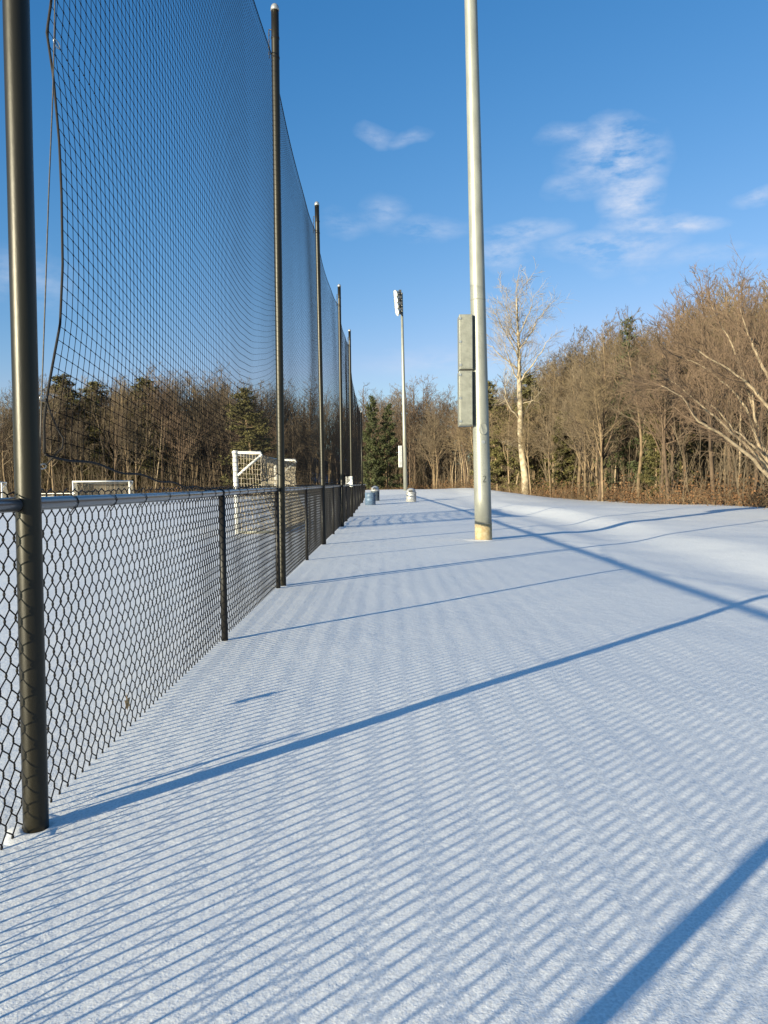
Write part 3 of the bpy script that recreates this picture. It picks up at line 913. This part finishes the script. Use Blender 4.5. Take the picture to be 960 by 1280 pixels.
def leaning():
    Y = 27.0
    b = at(992, 640, Y); b.z = terr(b.x, Y)
    rng = random.Random(9); tk, cr = MB(), MB()
    st = [([(992, 645), (975, 610), (960, 594), (936, 569), (900, 542), (873, 526), (852, 496), (826, 482)], .115, -1.5),
          ([(990, 640), (968, 600), (957, 580), (930, 553), (900, 526), (873, 504), (852, 485), (826, 468)], .10, .5),
          ([(990, 645), (975, 605), (960, 580), (949, 558), (933, 510), (911, 483), (879, 458), (850, 445)], .10, 1.4),
          ([(992, 640), (970, 590), (955, 564), (945, 526), (927, 461), (917, 434), (900, 404), (888, 380)], .095, 2.2),
          ([(998, 640), (985, 560), (960, 510), (936, 480), (914, 464), (873, 439), (850, 430)], .10, -.8),
          ([(1000, 640), (985, 530), (957, 466), (944, 439), (936, 420), (925, 385)], .10, 1.0),
          ([(950, 565), (917, 537), (895, 510), (873, 496), (855, 490)], .05, .8),
          ([(945, 530), (940, 500), (942, 470), (946, 430)], .05, 1.8),
          ([(1002, 640), (1010, 560), (1020, 480), (1010, 400)], .12, 1.0),
          ([(1005, 640), (1040, 580), (1070, 500), (1090, 430)], .10, 0)]
    for path, r, dep in st:
        q = [at(x, y, Y+dep*i/len(path)) for i, (x, y) in enumerate(path)]
        if path[0][1] > 600: q[0].z = b.z-.2
        fine = []
        for a_, b_ in zip(q, q[1:]):
            for k in range(4): fine.append(a_.lerp(b_, k/4)+Vector((rng.gauss(0, .012), rng.gauss(0, .03), rng.gauss(0, .012))))
        fine.append(q[-1]); n = len(fine)-1
        tk.tube(fine, [r*.88*(1-.9*i/n)*rng.uniform(.95, 1.06) for i in range(n+1)], 9)
        for k in range(26):
            f = rng.uniform(.3, 1)*n; i = min(n-1, int(f)); p = fine[i].lerp(fine[i+1], f-i)
            d = (fine[i+1]-fine[i]).normalized()
            L = rng.uniform(.8, 2.2)
            bp = curve(p, side_dir(d, rng, rng.uniform(.25, .7)), L, 5, rng, .06, .1)
            cr.tube(bp, rad(.016, .006, 5), 4, cap=False); twiggery(cr, bp, .015, rng, 5, 5, L*.5, .0045)
    t = empty('leaning_tree', b, 'pale many-stemmed bare tree leaning out over the snow at the right edge', 'tree')
    tk.build('trunk', bark['limb'], t, origin=b); cr.build('crown', twig['red'], t, origin=b, smooth=False)
leaning()

# undergrowth along the edges
def undergrowth():
    rng = random.Random(12); br, lf, th = MB(), MB(), MB()
    s = 0
    while True:
        e = along(s)
        if e is None or e[1] < 8: break
        x0, y0, nx_, n2 = e
        right = x0 > 6
        dens = 14 if right else 9
        for _ in range(dens):
            dd = abs(rng.gauss(0, 2.2))+.1; x = x0+nx_*dd+rng.uniform(-.5, .5); y = y0+n2*dd+rng.uniform(-.5, .5)
            px, _p = project((x, y, 1))
            if not (-200 < px < 1150): continue
            z = terr(x, y)
            L = rng.uniform(.4, 1.8)*(1 if right else 1.5)
            d = Vector((rng.gauss(0, .55), rng.gauss(0, .55), 1))
            q = curve(Vector((x, y, z-.05)), d, L, 5, rng, -.16, .12)
            br.tube(q, rad(.011, .005, 5), 3, cap=False)
            for _ in range(4):
                f = rng.uniform(.3, .95)*5; i = min(4, int(f)); p = q[i].lerp(q[i+1], f-i)
                t2 = curve(p, side_dir((q[i+1]-q[i]).normalized(), rng, .7), L*rng.uniform(.2, .5), 3, rng, -.08, .2)
                br.tube(t2, [.006, .005, .004, .003], 3, cap=False)
        # thicket of thin upright stems deeper in
        for _ in range(9 if right else 17):
            dd = rng.uniform(1, 22); x = x0+nx_*dd+rng.uniform(-.5, .5); y = y0+n2*dd+rng.uniform(-.5, .5)
            px, _p = project((x, y, 1))
            if not (-200 < px < 1150): continue
            L = rng.uniform(2.5, 6.5)
            q = curve(Vector((x, y, terr(x, y)-.1)), Vector((rng.gauss(0, .12), rng.gauss(0, .12), 1)), L, 6, rng, .03, .10)
            th.tube(q, rad(rng.uniform(.018, .05), .008, 6), 4, cap=False)
            for _ in range(13):
                f = rng.uniform(.1, 1)*6; i = min(5, int(f)); p = q[i].lerp(q[i+1], f-i)
                t2 = curve(p, side_dir((q[i+1]-q[i]).normalized(), rng, rng.uniform(.5, 1.1)), L*rng.uniform(.1, .3), 3, rng, .06, .2)
                th.tube(t2, [.010, .009, .008, .005], 3, cap=False)
        # patches of dead leaves clinging low
        ptc = mnoise.noise(Vector((s*.11, 3.3, 0)))
        if ptc > .08:
            for _ in range(int(150*(ptc))+5):
                dd = rng.uniform(.3, 5); x = x0+nx_*dd+rng.uniform(-.6, .6); y = y0+n2*dd+rng.uniform(-.6, .6)
                c = Vector((x, y, terr(x, y)+abs(rng.gauss(0, .55))))
                for _ in range(3):
                    c2 = c+Vector([rng.gauss(0, .12) for _ in range(3)])
                    e1 = Vector([rng.gauss(0, 1) for _ in range(3)]).normalized()*.07
                    e2 = side_dir(e1.normalized(), rng, 1.57)*.045
                    lf.quad(c2-e1, c2+e2, c2+e1, c2-e2)
        s += .5
    fw_ = MB(); s = 0
    while True:
        e = along(s)
        if e is None or e[1] < 8: break
        x0, y0, nx_, n2 = e; right = x0 > 9
        for _ in range(8 if right else 13):
            an_ = rng.uniform(-.55, .55); ca, sa = math.cos(an_), math.sin(an_); nx_, n2 = e[2]*ca-e[3]*sa, e[2]*sa+e[3]*ca
            dd = rng.uniform(12, 42); x = x0+nx_*dd+rng.uniform(-.5, .5); y = y0+n2*dd+rng.uniform(-.5, .5)
            px, _p = project((x, y, 1))
            if not (-260 < px < 1180): continue
            yh = 604-(px-480)*.012
            L = max(3, (1.5+y*(yh-prof(px)-16)/F-terr(x, y))*rng.uniform(.35, .97))
            q = curve(Vector((x, y, terr(x, y)-.1)), Vector((rng.gauss(0, .08), rng.gauss(0, .08), 1)), L, 6, rng, .03, .07)
            fw_.tube(q, rad(rng.uniform(.05, .11), .02, 6), 4, cap=False)
            for _ in range(34):
                f = rng.uniform(.04, 1)**.8*6; i = min(5, int(f)); p = q[i].lerp(q[i+1], f-i)
                t2 = curve(p, side_dir((q[i+1]-q[i]).normalized(), rng, rng.uniform(.5, 1.2)), rng.uniform(1.0, 3.2), 2, rng, .10, .25)
                fw_.tube(t2, [.034, .028, .012], 3, cap=False)
        s += .5
    tag(fw_.build('deep_woodland', twig['dark'], smooth=False), 'dark mass of bare stems and branches deep inside the wood', 'woodland', kind='stuff')
    tag(br.build('edge_brush', M['brush'], smooth=False), 'tangled straw-brown brush along the foot of the wood', 'undergrowth', kind='stuff')
    tag(th.build('thicket', twig['grey'], smooth=False), 'thicket of thin bare stems filling the wood between the trees', 'undergrowth', kind='stuff')
    tag(lf.build('dead_leaf_shrubs', M['beech'], smooth=False), 'orange dead leaves clinging low at the foot of the wood', 'undergrowth', kind='stuff')
undergrowth()

# ------------------------------------------------------------------ light, sky, camera
SAZ, SEL = 44.7, 9.95
dirv = Vector((math.sin(R(SAZ))*math.cos(R(SEL)), math.cos(R(SAZ))*math.cos(R(SEL)), -math.sin(R(SEL))))
sl = bpy.data.lights.new('sun', 'SUN'); sl.energy = 5.0; sl.angle = R(.46); sl.color = (1, .90, .67)
so = bpy.data.objects.new('sun', sl); C.objects.link(so); so.rotation_euler = dirv.to_track_quat('-Z', 'Y').to_euler(); so.location = (-20, -20, 20)

w = bpy.data.worlds.new('World'); scene.world = w; w.use_nodes = True
nt = w.node_tree; N = nt.nodes; L = nt.links
bg = N['Background']
sky = N.new('ShaderNodeTexSky'); sky.sky_type = 'NISHITA'; sky.sun_disc = False
sky.sun_elevation = R(SEL); sky.sun_rotation = R(180+SAZ); sky.air_density = 1.0; sky.dust_density = .4; sky.ozone_density = 2.2; sky.altitude = 50
bg.inputs['Strength'].default_value = .085
tc = N.new('ShaderNodeTexCoord')
# wisps of cloud at their places in the sky
def node_math(op, a, b=None, clamp=False):
    n = N.new('ShaderNodeMath'); n.operation = op; n.use_clamp = clamp
    for i, q in enumerate((a, b)):
        if q is None: continue
        if isinstance(q, (int, float)): n.inputs[i].default_value = q
        else: L.new(q, n.inputs[i])
    return n.outputs[0]
nz = N.new('ShaderNodeTexNoise'); nz.inputs['Scale'].default_value = 21; nz.inputs['Detail'].default_value = 8; nz.inputs['Roughness'].default_value = .62
mp = N.new('ShaderNodeMapping'); mp.inputs['Scale'].default_value = (.8, 1, 2.2); mp.inputs['Rotation'].default_value = (0, R(8), 0)
L.new(tc.outputs['Generated'], mp.inputs[0]); L.new(mp.outputs[0], nz.inputs['Vector'])
wp = N.new('ShaderNodeTexNoise'); wp.inputs['Scale'].default_value = 9; wp.inputs['Detail'].default_value = 4; L.new(tc.outputs['Generated'], wp.inputs['Vector'])
wv = N.new('ShaderNodeVectorMath'); wv.operation = 'SUBTRACT'; L.new(wp.outputs['Color'], wv.inputs[0]); wv.inputs[1].default_value = (.5, .5, .5)
ws = N.new('ShaderNodeVectorMath'); ws.operation = 'SCALE'; L.new(wv.outputs[0], ws.inputs[0]); ws.inputs['Scale'].default_value = .055
wa = N.new('ShaderNodeVectorMath'); L.new(tc.outputs['Generated'], wa.inputs[0]); L.new(ws.outputs[0], wa.inputs[1])
# px, py, half-width px, half-height px, weight
BL = [(768, 196, 46, 32, 1.15), (784, 245, 28, 42, 1.05), (708, 174, 26, 10, .5), (800, 288, 38, 16, .85), (850, 293, 34, 10, .9), (745, 315, 50, 14, .9), (785, 318, 45, 18, .8), (655, 297, 42, 13, .8), (632, 318, 32, 13, .8), (712, 240, 22, 12, .5),
      (466, 170, 20, 8, .4), (506, 174, 24, 6, .45), (480, 262, 26, 18, .45), (540, 285, 45, 14, .45), (430, 275, 30, 14, .35), (948, 250, 26, 8, .7), (880, 330, 60, 10, .4), (560, 455, 90, 16, .4), (30, 350, 50, 30, .35)]
tot = None
for px, py, hw, hh, wt in BL:
    c = ray(px, py).normalized()
    s1 = N.new('ShaderNodeVectorMath'); s1.operation = 'SUBTRACT'; L.new(wa.outputs[0], s1.inputs[0]); s1.inputs[1].default_value = c
    s2 = N.new('ShaderNodeVectorMath'); s2.operation = 'MULTIPLY'; L.new(s1.outputs[0], s2.inputs[0])
    s2.inputs[1].default_value = (F/hw*.9, F/100*.5, F/hh*.95)
    s3 = N.new('ShaderNodeVectorMath'); s3.operation = 'LENGTH'; L.new(s2.outputs[0], s3.inputs[0])
    v = node_math('SUBTRACT', 1.25, s3.outputs['Value'], True); v = node_math('MULTIPLY', v, wt)
    tot = v if tot is None else node_math('MAXIMUM', tot, v)
den = node_math('SUBTRACT', nz.outputs['Fac'], .37); den = node_math('MULTIPLY', den, 3.6, True)
fac = node_math('MULTIPLY', den, tot); fac = node_math('MULTIPLY', fac, .85, True)
mx = N.new('ShaderNodeMix'); mx.data_type = 'RGBA'; L.new(fac, mx.inputs[0])
sp = N.new('ShaderNodeSeparateColor'); cb = N.new('ShaderNodeCombineColor'); L.new(sky.outputs[0], sp.inputs[0])
gr = None
for i, (pw, k) in ((1, (1.0, .84)), (2, (.78, 1.42)), (0, (1.75, .47))):
    q = node_math('MULTIPLY', node_math('POWER', sp.outputs[i], pw), k)
    if i == 1: gr = q
    if i == 0: q = node_math('MINIMUM', q, node_math('MULTIPLY', gr, .66))
    L.new(q, cb.inputs[i])
L.new(cb.outputs[0], mx.inputs[6]); mx.inputs[7].default_value = (3.6, 4.0, 4.8, 1)
L.new(mx.outputs[2], bg.inputs['Color'])

cam = bpy.data.cameras.new('camera'); co = bpy.data.objects.new('camera', cam); C.objects.link(co); scene.camera = co
cam.sensor_fit = 'VERTICAL'; cam.sensor_height = 36; cam.lens = F/1280*36; cam.clip_end = 3000; cam.clip_start = .05
mw = Matrix((( rt.x, up.x, -fw.x, CAM.x), (rt.y, up.y, -fw.y, CAM.y), (rt.z, up.z, -fw.z, CAM.z), (0, 0, 0, 1)))
co.matrix_world = mw
scene.view_settings.view_transform = 'Standard'; scene.view_settings.look = 'None'; scene.view_settings.gamma = 1
scene.view_settings.exposure = 1.18
scene.render.engine = 'CYCLES'
scene.cycles.max_bounces = 6
